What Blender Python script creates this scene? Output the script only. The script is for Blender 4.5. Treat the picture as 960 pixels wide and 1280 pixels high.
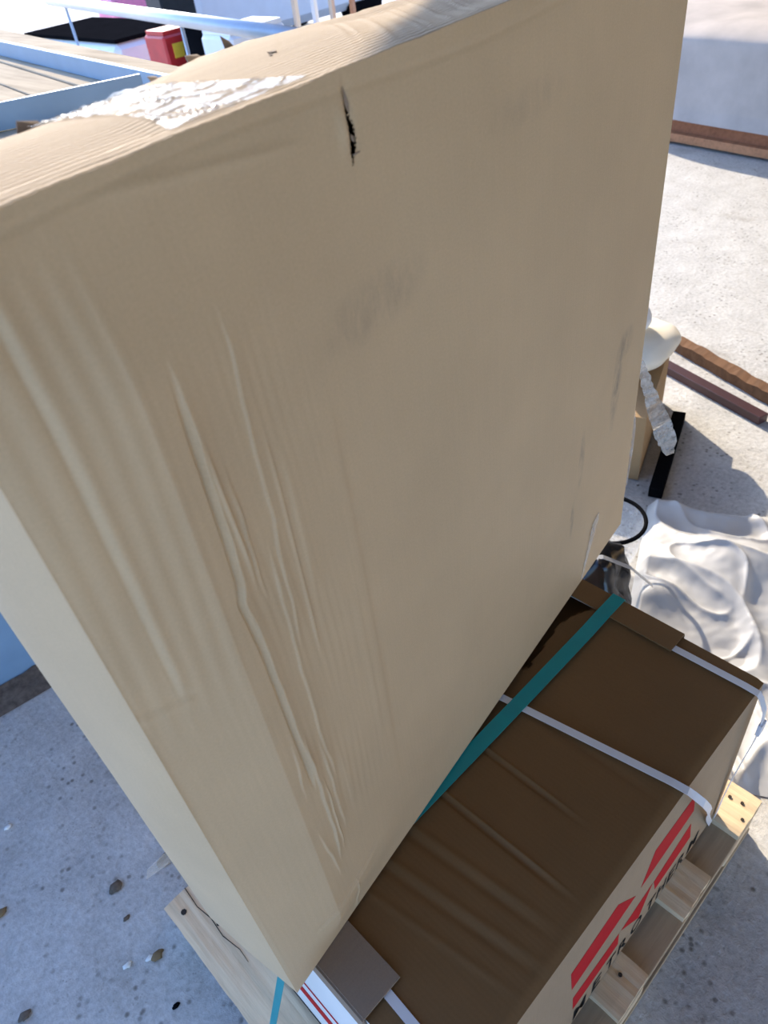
import bpy, bmesh, math, random
import numpy as np
from mathutils import Vector, Matrix, Quaternion, noise

sc = bpy.context.scene
for o in list(bpy.data.objects):
    bpy.data.objects.remove(o)
COL = sc.collection

# ------------------------------------------------------------------ camera
cam_d = bpy.data.cameras.new('camera')
cam = bpy.data.objects.new('camera', cam_d)
COL.objects.link(cam)
RIGHT = Vector((0.70360525, -0.70144793, -0.11362419))
DOWN = Vector((-0.52677668, -0.4075691, -0.74591806))
FWD = Vector((0.47691297, 0.58468643, -0.65627417))
m = Matrix((RIGHT, -DOWN, -FWD)).transposed().to_4x4()
m.translation = (-0.09704114, -0.16817054, 1.69759838)
cam.matrix_world = m
cam_d.sensor_fit = 'VERTICAL'
cam_d.sensor_height = 36.0
cam_d.lens = 933.17 / 1280 * 36.0
cam_d.clip_start = 0.02
cam_d.dof.use_dof = True
cam_d.dof.focus_distance = 1.15
cam_d.dof.aperture_fstop = 8.0
sc.camera = cam

# ------------------------------------------------------------------ light
sc.view_settings.view_transform = 'Standard'
sc.view_settings.look = 'None'
sc.view_settings.gamma = 1.0
sc.view_settings.use_curve_mapping = False
sc.view_settings.exposure = 0.0

SUN_DIR = Vector((0.42, 0.90, 0.64)).normalized()
sun_d = bpy.data.lights.new('sun', 'SUN')
sun_d.energy = 7.2
sun_d.angle = math.radians(0.6)
sun_d.color = (1.0, 0.85, 0.65)
sun = bpy.data.objects.new('sun', sun_d)
COL.objects.link(sun)
sun.location = (4, 8, 7)
sun.rotation_euler = (-SUN_DIR).to_track_quat('-Z', 'Y').to_euler()

world = bpy.data.worlds.new('sky')
sc.world = world
world.use_nodes = True
wn = world.node_tree
wn.nodes.clear()
w_out = wn.nodes.new('ShaderNodeOutputWorld')
w_bg = wn.nodes.new('ShaderNodeBackground')
w_sky = wn.nodes.new('ShaderNodeTexSky')
w_sky.sky_type = 'NISHITA'
w_sky.sun_disc = False
w_sky.sun_elevation = math.asin(SUN_DIR.z)
w_sky.sun_rotation = math.atan2(SUN_DIR.x, SUN_DIR.y)
w_sky.air_density = 1.0
w_sky.dust_density = 1.5
w_sky.ozone_density = 1.0
w_bg.inputs['Strength'].default_value = 0.50
w_tint = wn.nodes.new('ShaderNodeMix'); w_tint.data_type = 'RGBA'; w_tint.blend_type = 'MULTIPLY'
w_tint.inputs[0].default_value = 1.0
w_tint.inputs[7].default_value = (0.77, 0.96, 1.27, 1)      # the photograph is balanced for warm light, open sky reads blue
wn.links.new(w_sky.outputs[0], w_tint.inputs[6])
wn.links.new(w_tint.outputs[2], w_bg.inputs['Color'])
wn.links.new(w_bg.outputs[0], w_out.inputs['Surface'])

# ------------------------------------------------------------------ helpers
def smooth(a, b, x):
    t = np.clip((np.asarray(x, float) - a) / (b - a), 0, 1)
    return t * t * (3 - 2 * t)

def link(o, parent=None):
    COL.objects.link(o)
    if parent is not None:
        o.parent = parent
    return o

def tag(o, label=None, cat=None, group=None, kind=None):
    if label: o['label'] = label
    if cat: o['category'] = cat
    if group: o['group'] = group
    if kind: o['kind'] = kind
    return o

def empty(name, loc, label, cat, group=None):
    o = bpy.data.objects.new(name, None)
    o.empty_display_size = 0.1
    o.location = loc
    link(o)
    return tag(o, label, cat, group)

def mesh(name, verts, faces, mat, parent=None, uv=None, smooth_shade=False, loc=None):
    """verts are world coordinates; uv one pair per vertex."""
    V = np.asarray(verts, float)
    org = np.array(loc if loc is not None else (parent.location if parent is not None and parent.type == 'EMPTY' else (0, 0, 0)), float)
    base = np.zeros(3)
    if parent is not None:
        p = parent
        while p is not None:
            base += np.array(p.location)
            p = p.parent
    me = bpy.data.meshes.new(name)
    if parent is not None:
        V = V - base
    elif loc is not None:
        V = V - org
    me.from_pydata(V.tolist(), [], [list(map(int, f)) for f in faces])
    if uv is not None:
        lay = me.uv_layers.new(name='UVMap')
        idx = np.zeros(len(me.loops), dtype=np.int32)
        me.loops.foreach_get('vertex_index', idx)
        lay.data.foreach_set('uv', np.asarray(uv, np.float32)[idx].ravel())
    me.materials.append(mat)
    if smooth_shade:
        me.polygons.foreach_set('use_smooth', [True] * len(me.polygons))
    me.update()
    o = bpy.data.objects.new(name, me)
    if parent is None and loc is not None:
        o.location = loc
    return link(o, parent)

def grid_faces(nu, nv, keep=None, flip=False):
    i, j = np.meshgrid(np.arange(nu - 1), np.arange(nv - 1), indexing='ij')
    a = i * nv + j
    f = np.stack([a, a + nv, a + nv + 1, a + 1], -1)
    if flip:
        f = f[..., ::-1]
    f = f.reshape(-1, 4)
    if keep is not None:
        f = f[keep.reshape(-1)]
    return f

class MB:
    def __init__(s): s.v = []; s.f = []
    def add(s, V, F):
        n = len(s.v)
        s.v += [tuple(map(float, q)) for q in V]
        s.f += [tuple(int(i) + n for i in q) for q in F]
    def box(s, c, d, rz=0.0, jitter=0.0, rng=None, rot=None):
        c = Vector(c); hx, hy, hz = d[0] / 2, d[1] / 2, d[2] / 2
        Q = rot if rot is not None else Quaternion((0, 0, 1), rz)
        b = min(hx, hy, hz) * 0.12
        V = []
        bm = bmesh.new()
        bmesh.ops.create_cube(bm, size=1.0)
        for v in bm.verts:
            v.co = Vector((v.co.x * 2 * hx, v.co.y * 2 * hy, v.co.z * 2 * hz))
            if jitter:
                v.co += Vector((rng.uniform(-1, 1), rng.uniform(-1, 1), rng.uniform(-1, 1))) * jitter
        bmesh.ops.bevel(bm, geom=list(bm.edges), offset=b, segments=1, affect='EDGES')
        bm.verts.index_update()
        V = [Q @ v.co + c for v in bm.verts]
        F = [[v.index for v in f.verts] for f in bm.faces]
        bm.free()
        s.add(V, F)
        return s
    def tube(s, pts, r, n=10, cap=True):
        pts = [Vector(q) for q in pts]
        rs = r if isinstance(r, (list, tuple)) else [r] * len(pts)
        V = []; F = []
        prev = None
        for i, q in enumerate(pts):
            t = (pts[min(i + 1, len(pts) - 1)] - pts[max(i - 1, 0)]).normalized()
            if prev is None:
                a = t.orthogonal().normalized()
            else:
                a = (prev - t * prev.dot(t)).normalized()
            prev = a
            b = t.cross(a)
            for k in range(n):
                an = 2 * math.pi * k / n
                V.append(q + (a * math.cos(an) + b * math.sin(an)) * rs[i])
        for i in range(len(pts) - 1):
            for k in range(n):
                F.append((i * n + k, i * n + (k + 1) % n, (i + 1) * n + (k + 1) % n, (i + 1) * n + k))
        if cap:
            F.append(tuple(range(n))[::-1])
            F.append(tuple((len(pts) - 1) * n + k for k in range(n)))
        s.add(V, F)
        return s
    def ribbon(s, pts, wdir, width, th=0.0008):
        """flat band through pts, width along wdir (one vector or one per point)"""
        pts = [Vector(q) for q in pts]
        ws = wdir if isinstance(wdir, list) else [wdir] * len(pts)
        wd = width if isinstance(width, list) else [width] * len(pts)
        V = []; F = []
        for i, q in enumerate(pts):
            t = (pts[min(i + 1, len(pts) - 1)] - pts[max(i - 1, 0)]).normalized()
            w = Vector(ws[i]); w = (w - t * w.dot(t)).normalized()
            n = t.cross(w).normalized()
            for a, b in ((-1, -1), (1, -1), (1, 1), (-1, 1)):
                V.append(q + w * a * wd[i] / 2 + n * b * th / 2)
        for i in range(len(pts) - 1):
            for k in range(4):
                F.append((i * 4 + k, i * 4 + (k + 1) % 4, (i + 1) * 4 + (k + 1) % 4, (i + 1) * 4 + k))
        F.append((3, 2, 1, 0)); e = (len(pts) - 1) * 4
        F.append((e, e + 1, e + 2, e + 3))
        s.add(V, F)
        return s
    def prism(s, poly, n, th):
        """poly: 3-D points of a flat outline, extruded by th along n"""
        k = len(poly); n = Vector(n).normalized() * th
        V = [Vector(q) for q in poly] + [Vector(q) + n for q in poly]
        F = [tuple(range(k))[::-1], tuple(range(k, 2 * k))] + [(i, (i + 1) % k, k + (i + 1) % k, k + i) for i in range(k)]
        s.add(V, F)
        return s
    def build(s, name, mat, parent=None, smooth_shade=False, loc=None):
        o = mesh(name, s.v, s.f, mat, parent, None, smooth_shade, loc)
        bm = bmesh.new(); bm.from_mesh(o.data)
        bmesh.ops.recalc_face_normals(bm, faces=bm.faces)
        bm.to_mesh(o.data); bm.free()
        return o

# ------------------------------------------------------------------ materials
def new_mat(name):
    mt = bpy.data.materials.new(name)
    mt.use_nodes = True
    nt = mt.node_tree
    b = nt.nodes['Principled BSDF']
    return mt, nt, b

def coords(nt, kind='Object'):
    t = nt.nodes.new('ShaderNodeTexCoord')
    return t.outputs[kind]

def mapping(nt, src, scale=(1, 1, 1), rot=(0, 0, 0)):
    mp = nt.nodes.new('ShaderNodeMapping')
    mp.inputs['Scale'].default_value = scale
    mp.inputs['Rotation'].default_value = rot
    nt.links.new(src, mp.inputs[0])
    return mp.outputs[0]

def noise_tex(nt, vec, scale, detail=4, rough=0.55):
    n = nt.nodes.new('ShaderNodeTexNoise')
    n.inputs['Scale'].default_value = scale
    n.inputs['Detail'].default_value = detail
    n.inputs['Roughness'].default_value = rough
    nt.links.new(vec, n.inputs['Vector'])
    return n.outputs['Fac']

def ramp(nt, fac, stops):
    r = nt.nodes.new('ShaderNodeValToRGB')
    e = r.color_ramp.elements
    while len(e) > len(stops): e.remove(e[-1])
    while len(e) < len(stops): e.new(0.5)
    for el, (p, c) in zip(e, stops):
        el.position = p
        el.color = (c[0], c[1], c[2], 1) if hasattr(c, '__len__') else (c, c, c, 1)
    nt.links.new(fac, r.inputs[0])
    return r.outputs[0]

def math_n(nt, op, a, b=None, clamp=False):
    n = nt.nodes.new('ShaderNodeMath'); n.operation = op; n.use_clamp = clamp
    for i, x in enumerate((a, b)):
        if x is None: continue
        if isinstance(x, (int, float)): n.inputs[i].default_value = x
        else: nt.links.new(x, n.inputs[i])
    return n.outputs[0]

def mix_rgb(nt, fac, a, b, mode='MIX'):
    n = nt.nodes.new('ShaderNodeMix'); n.data_type = 'RGBA'; n.blend_type = mode
    for i, x in ((0, fac), (6, a), (7, b)):
        if isinstance(x, (int, float)): n.inputs[i].default_value = x
        elif isinstance(x, (tuple, list)): n.inputs[i].default_value = (x[0], x[1], x[2], 1)
        else: nt.links.new(x, n.inputs[i])
    return n.outputs[2]

def bump(nt, b, height, strength, dist=0.002, prev=None):
    n = nt.nodes.new('ShaderNodeBump')
    n.inputs['Strength'].default_value = strength
    n.inputs['Distance'].default_value = dist
    nt.links.new(height, n.inputs['Height'])
    if prev is not None: nt.links.new(prev, n.inputs['Normal'])
    nt.links.new(n.outputs[0], b.inputs['Normal'])
    return n.outputs[0]

def wave(nt, vec, period, axis='X', dist=0.6):
    n = nt.nodes.new('ShaderNodeTexWave')
    n.wave_type = 'BANDS'; n.bands_direction = axis; n.wave_profile = 'SIN'
    n.inputs['Scale'].default_value = 0.31416 / period
    n.inputs['Distortion'].default_value = dist
    n.inputs['Detail'].default_value = 2
    n.inputs['Detail Scale'].default_value = 0.6
    nt.links.new(vec, n.inputs['Vector'])
    return n.outputs['Fac']

def cardboard(name, col, coord='UV', axis='X', period=0.0075, flute=0.15, stains=None, rough=0.75, streak=0.10, wd=0.6, spec=0.25):
    mt, nt, b = new_mat(name)
    c = coords(nt, coord)
    big = noise_tex(nt, c, 6, 4)
    st = {'X': (60, 3, 3), 'Y': (3, 60, 3), 'Z': (3, 3, 60)}[axis]
    fine = noise_tex(nt, mapping(nt, c, st), 3, 5, 0.65)
    grain = noise_tex(nt, c, 420, 3, 0.6)
    d = tuple(x * 0.93 for x in col); l = tuple(min(1, x * 1.05) for x in col)
    base = ramp(nt, big, [(0.3, d), (0.7, l)])
    base = mix_rgb(nt, streak * 2, base, ramp(nt, fine, [(0.35, tuple(x * 0.72 for x in col)), (0.65, tuple(min(1, x * 1.2) for x in col))]))
    base = mix_rgb(nt, 0.14, base, ramp(nt, grain, [(0.3, tuple(x * 0.6 for x in col)), (0.7, tuple(min(1, x * 1.35) for x in col))]))
    if stains:
        sep = nt.nodes.new('ShaderNodeSeparateXYZ'); nt.links.new(c, sep.inputs[0])
        nn = noise_tex(nt, mapping(nt, c, (60, 22, 1)), 1, 5, 0.7)
        for (u, h, ru, rh, k, colr) in stains:
            x = math_n(nt, 'DIVIDE', math_n(nt, 'SUBTRACT', sep.outputs[0], u), ru)
            y = math_n(nt, 'DIVIDE', math_n(nt, 'SUBTRACT', sep.outputs[1], h), rh)
            r2 = math_n(nt, 'ADD', math_n(nt, 'MULTIPLY', x, x), math_n(nt, 'MULTIPLY', y, y))
            f = math_n(nt, 'SUBTRACT', 1.0, r2, True)
            f = math_n(nt, 'MULTIPLY', f, math_n(nt, 'MULTIPLY', math_n(nt, 'SUBTRACT', nn, 0.38), 3.2, True), True)
            f = math_n(nt, 'MULTIPLY', f, k, True)
            base = mix_rgb(nt, f, base, colr)
    nt.links.new(base, b.inputs['Base Color'])
    b.inputs['Roughness'].default_value = rough
    b.inputs['Specular IOR Level'].default_value = spec
    h = wave(nt, c, period, axis, wd)
    n1 = bump(nt, b, h, flute, 0.0012)
    bump(nt, b, grain, 0.12, 0.0006, n1)
    return mt

def plain(name, col, rough=0.6, metal=0.0, var=0.15, scale=8, bmp=0.0, bscale=60, spec=0.5):
    mt, nt, b = new_mat(name)
    c = coords(nt)
    n = noise_tex(nt, c, scale, 4)
    nt.links.new(ramp(nt, n, [(0.3, tuple(x * (1 - var) for x in col)), (0.7, tuple(min(1, x * (1 + var)) for x in col))]), b.inputs['Base Color'])
    b.inputs['Roughness'].default_value = rough
    b.inputs['Metallic'].default_value = metal
    b.inputs['Specular IOR Level'].default_value = spec
    if bmp:
        bump(nt, b, noise_tex(nt, c, bscale, 4), bmp, 0.004)
    return mt

def wood(name, col, axis='Y', rough=0.75, k=1.0, spec=0.25):
    mt, nt, b = new_mat(name)
    c = coords(nt)
    s = {'X': (1.2, 22, 22), 'Y': (22, 1.2, 22), 'Z': (22, 22, 1.2)}[axis]
    g = noise_tex(nt, mapping(nt, c, s), 2.2, 6, 0.62)
    big = noise_tex(nt, c, 5, 3)
    base = ramp(nt, g, [(0.25, tuple(x * 0.55 for x in col)), (0.5, col), (0.75, tuple(min(1, x * 1.25) for x in col))])
    base = mix_rgb(nt, 0.35, base, ramp(nt, big, [(0.3, tuple(x * 0.65 for x in col)), (0.7, tuple(min(1, x * 1.15) for x in col))]))
    nt.links.new(base, b.inputs['Base Color'])
    b.inputs['Roughness'].default_value = rough
    b.inputs['Specular IOR Level'].default_value = spec
    bump(nt, b, g, 0.5 * k, 0.003)
    return mt

def film(name, col, alpha=0.5, rough=0.15, bmp=0.0, bscale=40):
    mt, nt, b = new_mat(name)
    b.inputs['Base Color'].default_value = (*col, 1)
    b.inputs['Roughness'].default_value = rough
    b.inputs['Specular IOR Level'].default_value = 0.9
    c = coords(nt)
    n = noise_tex(nt, c, bscale, 4, 0.6)
    nt.links.new(ramp(nt, n, [(0.35, alpha * 0.55), (0.65, min(1, alpha * 1.4))]), b.inputs['Alpha'])
    if bmp: bump(nt, b, n, bmp, 0.004)
    return mt

def concrete(name):
    mt, nt, b = new_mat(name)
    c = coords(nt)
    big = noise_tex(nt, c, 0.9, 5, 0.6)
    mid = noise_tex(nt, c, 7, 6, 0.65)
    fine = noise_tex(nt, c, 70, 5, 0.7)
    base = ramp(nt, big, [(0.3, (0.43, 0.42, 0.395)), (0.7, (0.55, 0.54, 0.51))])
    base = mix_rgb(nt, 0.45, base, ramp(nt, mid, [(0.3, (0.26, 0.25, 0.235)), (0.7, (0.70, 0.69, 0.66))]))
    base = mix_rgb(nt, 0.35, base, ramp(nt, fine, [(0.3, (0.22, 0.21, 0.195)), (0.68, (0.76, 0.75, 0.72))]))
    # dark specks of dirt
    v = nt.nodes.new('ShaderNodeTexVoronoi'); v.inputs['Scale'].default_value = 42
    nt.links.new(c, v.inputs['Vector'])
    patch = noise_tex(nt, c, 5.5, 4, 0.7)
    sp = math_n(nt, 'MULTIPLY', ramp(nt, v.outputs['Distance'], [(0.12, 1.0), (0.30, 0.0)]), ramp(nt, patch, [(0.42, 0.0), (0.60, 1.0)]))
    base = mix_rgb(nt, math_n(nt, 'MULTIPLY', sp, 0.75), base, (0.10, 0.085, 0.065))
    v2 = nt.nodes.new('ShaderNodeTexVoronoi'); v2.inputs['Scale'].default_value = 95
    nt.links.new(mapping(nt, c, (1, 1, 1), (0, 0, 0.6)), v2.inputs['Vector'])
    sp2 = math_n(nt, 'MULTIPLY', ramp(nt, v2.outputs['Distance'], [(0.10, 1.0), (0.26, 0.0)]), ramp(nt, noise_tex(nt, c, 9, 3, 0.6), [(0.47, 0.0), (0.62, 1.0)]))
    base = mix_rgb(nt, math_n(nt, 'MULTIPLY', sp2, 0.4), base, (0.13, 0.11, 0.085))
    # brown dirt drifts
    dr = noise_tex(nt, mapping(nt, c, (2.4, 1.2, 1), (0, 0, 0.9)), 2.2, 6, 0.7)
    base = mix_rgb(nt, math_n(nt, 'MULTIPLY', ramp(nt, dr, [(0.56, 0.0), (0.72, 1.0)]), 0.45), base, (0.24, 0.20, 0.15))
    nt.links.new(base, b.inputs['Base Color'])
    b.inputs['Roughness'].default_value = 0.8
    b.inputs['Specular IOR Level'].default_value = 0.3
    n1 = bump(nt, b, mid, 0.6, 0.014)
    bump(nt, b, fine, 0.6, 0.005, n1)
    return mt

KR = (0.58, 0.425, 0.255)
M = {}
M['floor'] = concrete('concrete_floor')
M['plaster'] = plain('plaster', (0.62, 0.58, 0.52), 0.9, var=0.1, scale=3, bmp=0.2)
M['bounce_render'] = plain('warm_bounce_cream', (0.56, 0.38, 0.18), 0.9, var=0.06, scale=2, bmp=0.2)
M['roof'] = plain('roof_boards', (0.22, 0.19, 0.16), 0.9)
grime = (0.16, 0.14, 0.125)
M['face'] = cardboard('kraft_face', KR, 'UV', 'X', 0.0078, 0.035, streak=0.03, rough=0.6, spec=0.4,
    stains=[(0.335, 0.815, 0.09, 0.03, 0.35, grime), (0.918, 0.40, 0.022, 0.10, 0.75, grime), (0.94, 0.47, 0.035, 0.03, 0.6, grime),
            (0.795, 0.335, 0.012, 0.07, 0.6, grime), (0.775, 0.22, 0.01, 0.05, 0.6, grime), (0.60, 0.90, 0.10, 0.02, 0.2, grime)])
M['top'] = cardboard('kraft_top', (0.46, 0.37, 0.275), 'UV', 'Y', 0.0052, 0.7, streak=0.12, wd=2.5, spec=0.05)
M['kraft_dark'] = cardboard('kraft_brown', (0.185, 0.102, 0.042), 'Object', 'X', 0.0075, 0.04, streak=0.04, rough=0.55)
M['kraft_cap'] = cardboard('kraft_grey_brown', (0.27, 0.20, 0.145), 'Object', 'Y', 0.006, 0.03, streak=0.05)
M['kraft_light'] = cardboard('kraft_pale', (0.37, 0.265, 0.165), 'Object', 'X', 0.0075, 0.04, streak=0.06)
M['white_print'] = plain('white_board', (0.78, 0.76, 0.73), 0.6, var=0.03)
M['red'] = plain('red_print', (0.50, 0.018, 0.022), 0.7, var=0.05, spec=0.1)
M['black'] = plain('black_print_and_gap_shade', (0.012, 0.012, 0.012), 0.7, var=0.05, spec=0.1)
M['dark'] = plain('dark_hollow', (0.03, 0.022, 0.016), 0.9)
M['teal'] = plain('teal_strap', (0.0, 0.27, 0.29), 0.35, var=0.06, scale=30)
M['strap'] = plain('white_strap', (0.72, 0.73, 0.77), 0.35, var=0.04)
M['tape'] = film('clear_tape', (0.50, 0.49, 0.49), 0.36, 0.16, 0.3, 30)
M['tape2'] = film('cloudy_tape', (0.70, 0.66, 0.60), 0.35, 0.2, 0.3, 60)
M['tape3'] = film('crumpled_tape', (0.52, 0.47, 0.42), 0.48, 0.2, 0.6, 70)
M['pallet'] = wood('pallet_wood', (0.72, 0.55, 0.35), 'Y', k=1.4)
M['palletx'] = wood('pallet_wood_long', (0.44, 0.33, 0.21), 'X')
M['deck'] = wood('deck_planks', (0.47, 0.40, 0.30), 'Y', k=0.5, spec=0.0)
M['blue'] = plain('blue_grey_paint', (0.20, 0.33, 0.48), 0.45, var=0.08)
M['steel'] = plain('galvanised_steel', (0.55, 0.57, 0.60), 0.4, 0.6, var=0.06)
M['black_gloss'] = plain('black_film', (0.012, 0.012, 0.013), 0.22, var=0.2, bmp=0.3, bscale=25)
M['rubber'] = plain('black_rubber', (0.007, 0.007, 0.008), 0.9, spec=0.0)
M['sheet'] = plain('white_tarpaulin', (0.44, 0.44, 0.44), 0.5, var=0.05, scale=5, bmp=0.25, bscale=14)
M['clear'] = film('clear_plastic', (0.75, 0.78, 0.80), 0.28, 0.06)
M['cream'] = plain('cream_foam', (0.80, 0.73, 0.60), 0.7, var=0.06)
M['brown_box'] = cardboard('brown_carton', (0.34, 0.22, 0.11), 'Object', 'X', 0.0075, 0.05)
M['redwood'] = wood('red_brown_wood', (0.33, 0.13, 0.065), 'X', 0.5)
M['orangewood'] = wood('orange_wood', (0.52, 0.24, 0.12), 'X', 0.5)
M['lath'] = wood('splintered_lath', (0.16, 0.08, 0.038), 'X', 0.8, 1.5)
M['maroon'] = plain('maroon_steel', (0.055, 0.02, 0.022), 0.4)
M['cloth'] = plain('grey_cloth', (0.44, 0.40, 0.38), 0.9, var=0.1, scale=6, bmp=0.25, bscale=20)
M['whitep'] = plain('white_enamel', (0.80, 0.82, 0.84), 0.4, var=0.03)
M['glass'] = plain('dark_glass', (0.02, 0.025, 0.03), 0.1)
M['redp'] = plain('red_paint', (0.55, 0.03, 0.03), 0.4)
M['yellow'] = plain('yellow_print', (0.85, 0.55, 0.05), 0.5)
M['pink'] = plain('pink_plastic', (0.85, 0.25, 0.40), 0.4)
M['pale'] = wood('pale_planks', (0.70, 0.58, 0.45), 'Z')
M['leaf'] = plain('dry_leaf', (0.20, 0.13, 0.06), 0.8)
M['chip'] = plain('pale_chip', (0.75, 0.74, 0.70), 0.6)
M['dirt'] = plain('dry_dirt', (0.13, 0.10, 0.075), 0.95, var=0.4, scale=60)

# ------------------------------------------------------------------ setting
fl = mesh('floor', [(-30, -40, 0), (30, -40, 0), (30, 40, 0), (-30, 40, 0), (-30, -40, -0.2), (30, -40, -0.2), (30, 40, -0.2), (-30, 40, -0.2)],
          [(0, 1, 2, 3), (7, 6, 5, 4), (0, 4, 5, 1), (1, 5, 6, 2), (2, 6, 7, 3), (3, 7, 4, 0)], M['floor'])
tag(fl, kind='structure')
RZ = 2.7
def roof_y(x): return (x + 1.72) / 1.5
mb = MB().prism([(-3.2, roof_y(-3.2), RZ), (-3.2, -5.0, RZ), (9, -5.0, RZ), (9, 3.8, RZ), (5.0, roof_y(5.0), RZ)], (0, 0, 1), 0.2)  # unseen roof slab, outline shaped to steer sun and shade over the cartons
tag(mb.build('shade_roof', M['roof']), kind='structure')
tag(MB().box((9.0, -7.2, 1.9), (15, 0.3, 3.8)).build('bounce_wall', M['bounce_render']), kind='structure')  # unseen wall, added to bounce warm sunlight onto the tall carton's face
tag(MB().box((9.1, 1.6, 1.35), (0.2, 9.5, 2.7)).build('wall_right', M['plaster']), kind='structure')

# ------------------------------------------------------------------ pallet (boards across, stringers along)
rng = random.Random(5)
pal = empty('wooden_pallet', (0.38, 0.33, 0), 'wooden pallet of spaced rough boards on the concrete floor, under the strapped cartons', 'pallet')
def board_grid(name, x0, x1, y0, y1, z0, z1, mat, seed, parent, amp=0.0022):
    nx, ny = 13, 40
    r = random.Random(seed)
    X = np.linspace(x0, x1, nx); Y = np.linspace(y0, y1, ny)
    P = []
    for i, x in enumerate(X):
        for j, y in enumerate(Y):
            z = z1 + amp * noise.fractal(Vector((x * 60 + seed * 7, y * 7, seed)), 1.0, 2.0, 3)
            xx, yy = x, y
            if i in (0, nx - 1): xx += 0.002 * noise.noise(Vector((seed, y * 25, x))); z -= 0.0015
            if j in (0, ny - 1): yy += 0.003 * noise.noise(Vector((x * 40, seed, y))); z -= 0.001
            P.append((xx, yy, z))
    F = [tuple(q) for q in grid_faces(nx, ny)]
    rim = [i * ny for i in range(nx)] + [(nx - 1) * ny + j for j in range(1, ny)] + [i * ny + ny - 1 for i in range(nx - 2, -1, -1)] + [j for j in range(ny - 2, 0, -1)]
    n0 = len(P)
    for k in rim: P.append((P[k][0], P[k][1], z0))
    L = len(rim)
    for k in range(L): F.append((rim[k], n0 + k, n0 + (k + 1) % L, rim[(k + 1) % L]))
    F.append(tuple(n0 + k for k in range(L))[::-1])
    return mesh(name, P, F, mat, parent)
for k, (x0, x1) in enumerate(((-0.113, 0.0), (0.12, 0.222), (0.343, 0.44), (0.567, 0.670), (0.780, 0.880))):
    b_ = board_grid('board', x0, x1, -0.057 + 0.002 * (k % 2), 0.711, 0.122, 0.1425, M['pallet'], k + 1, pal)
    if k == 0:
        mbk = MB()
        pts = [(-0.060, 0.711), (-0.063, 0.66), (-0.056, 0.62), (-0.059, 0.575), (-0.050, 0.53), (-0.052, 0.50)]
        mbk.ribbon([(x, y, 0.1432) for x, y in pts], Vector((1, 0, 0)), [0.0016, 0.0016, 0.002, 0.0016, 0.0012, 0.0006], 0.0012)
        mbk.build('crack', M['dark'], b_)
        MB().tube([(-0.088, 0.672, 0.140), (-0.088, 0.672, 0.1446)], 0.006, 8).build('nail_hole', M['dark'], b_)
        MB().tube([(-0.052, 0.60, 0.140), (-0.052, 0.60, 0.1446)], 0.004, 8).build('nail_hole', M['dark'], b_)
    if k == 4:
        for (x, y) in ((0.845, -0.005), (0.848, -0.030), (0.815, -0.046), (0.86, 0.02)):
            MB().tube([(x, y, 0.140), (x, y, 0.1446)], 0.0036, 8).build('nail_hole', M['dark'], b_)
    if k == 2:
        MB().tube([(0.405, -0.02, 0.140), (0.405, -0.02, 0.1446)], 0.0038, 8).build('nail_hole', M['dark'], b_)
for y0, y1 in ((-0.057, 0.043), (0.277, 0.377), (0.611, 0.711)):
    MB().box((0.3835, (y0 + y1) / 2, 0.111), (0.993, y1 - y0, 0.0215)).build('stringer', M['palletx'], pal)
    for xc in (-0.052, 0.384, 0.82):
        MB().box((xc, (y0 + y1) / 2, 0.0605), (0.12, y1 - y0 - 0.004, 0.079)).build('block', M['pallet'], pal)
    MB().box((0.3835, (y0 + y1) / 2, 0.011), (0.993, y1 - y0, 0.0200)).build('runner', M['palletx'], pal)

# ------------------------------------------------------------------ low carton with print (lies on the pallet)
ZB, ZT, LX, WY = 0.1445, 0.596, 0.797, 0.45
low = empty('strapped_carton', (0.4, 0.22, ZB), 'long low brown carton with red stripes and black lettering, lying strapped on the pallet', 'carton')
def top_z(x, y):
    x = np.asarray(x, float); y = np.asarray(y, float)
    z = np.zeros_like(x + y)
    for (c, a, s, sl, y1) in ((0.400, 0.0022, 0.0020, 0.00, 0.08), (0.297, 0.0024, 0.0022, 0.02, 0.03), (0.288, -0.0025, 0.004, 0.02, 0.03),
                          (0.392, -0.002, 0.004, 0.0, 0.08), (0.225, 0.0015, 0.006, 0.12, 0.02), (0.210, -0.0018, 0.006, 0.12, 0.02),
                          (0.165, 0.0015, 0.006, 0.16, 0.0), (0.150, -0.0015, 0.006, 0.16, 0.0), (0.110, 0.0012, 0.006, 0.18, 0.0), (0.50, -0.001, 0.008, 0.0, 0.0)):
        cc = c - sl * (y - 0.25)
        z = z + a * np.exp(-((x - cc) / s) ** 2) * smooth(y1 - 0.02, y1 + 0.09, y)
    z = z + 0.003 * np.sin(x * 7 + y * 3) * np.sin(y * 6.5) * smooth(0, 0.05, y) * smooth(0, .05, x) * smooth(0, .05, LX - x)
    z = z - 0.004 * (1 - smooth(0.0, 0.012, y))
    return z
xs = np.linspace(0, LX, 460); ys = np.linspace(0, WY, 80)
XX, YY = np.meshgrid(xs, ys, indexing='ij')
ZZ = ZT - 0.0025 + top_z(XX, YY)
xm = (XX[:-1, :-1] + XX[1:, 1:]) / 2; ym = (YY[:-1, :-1] + YY[1:, 1:]) / 2
edge_y = 0.322 + 0.006 * np.sin(xm * 30) - 0.012 * smooth(0.70, 0.76, xm)
hole = (xm > 0.560) & (xm < 0.757) & (ym > edge_y) & (ym < 0.43)
mesh('top_panel', np.stack([XX, YY, ZZ], -1).reshape(-1, 3), grid_faces(460, 80, ~hole), M['kraft_dark'], low, smooth_shade=True)
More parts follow.
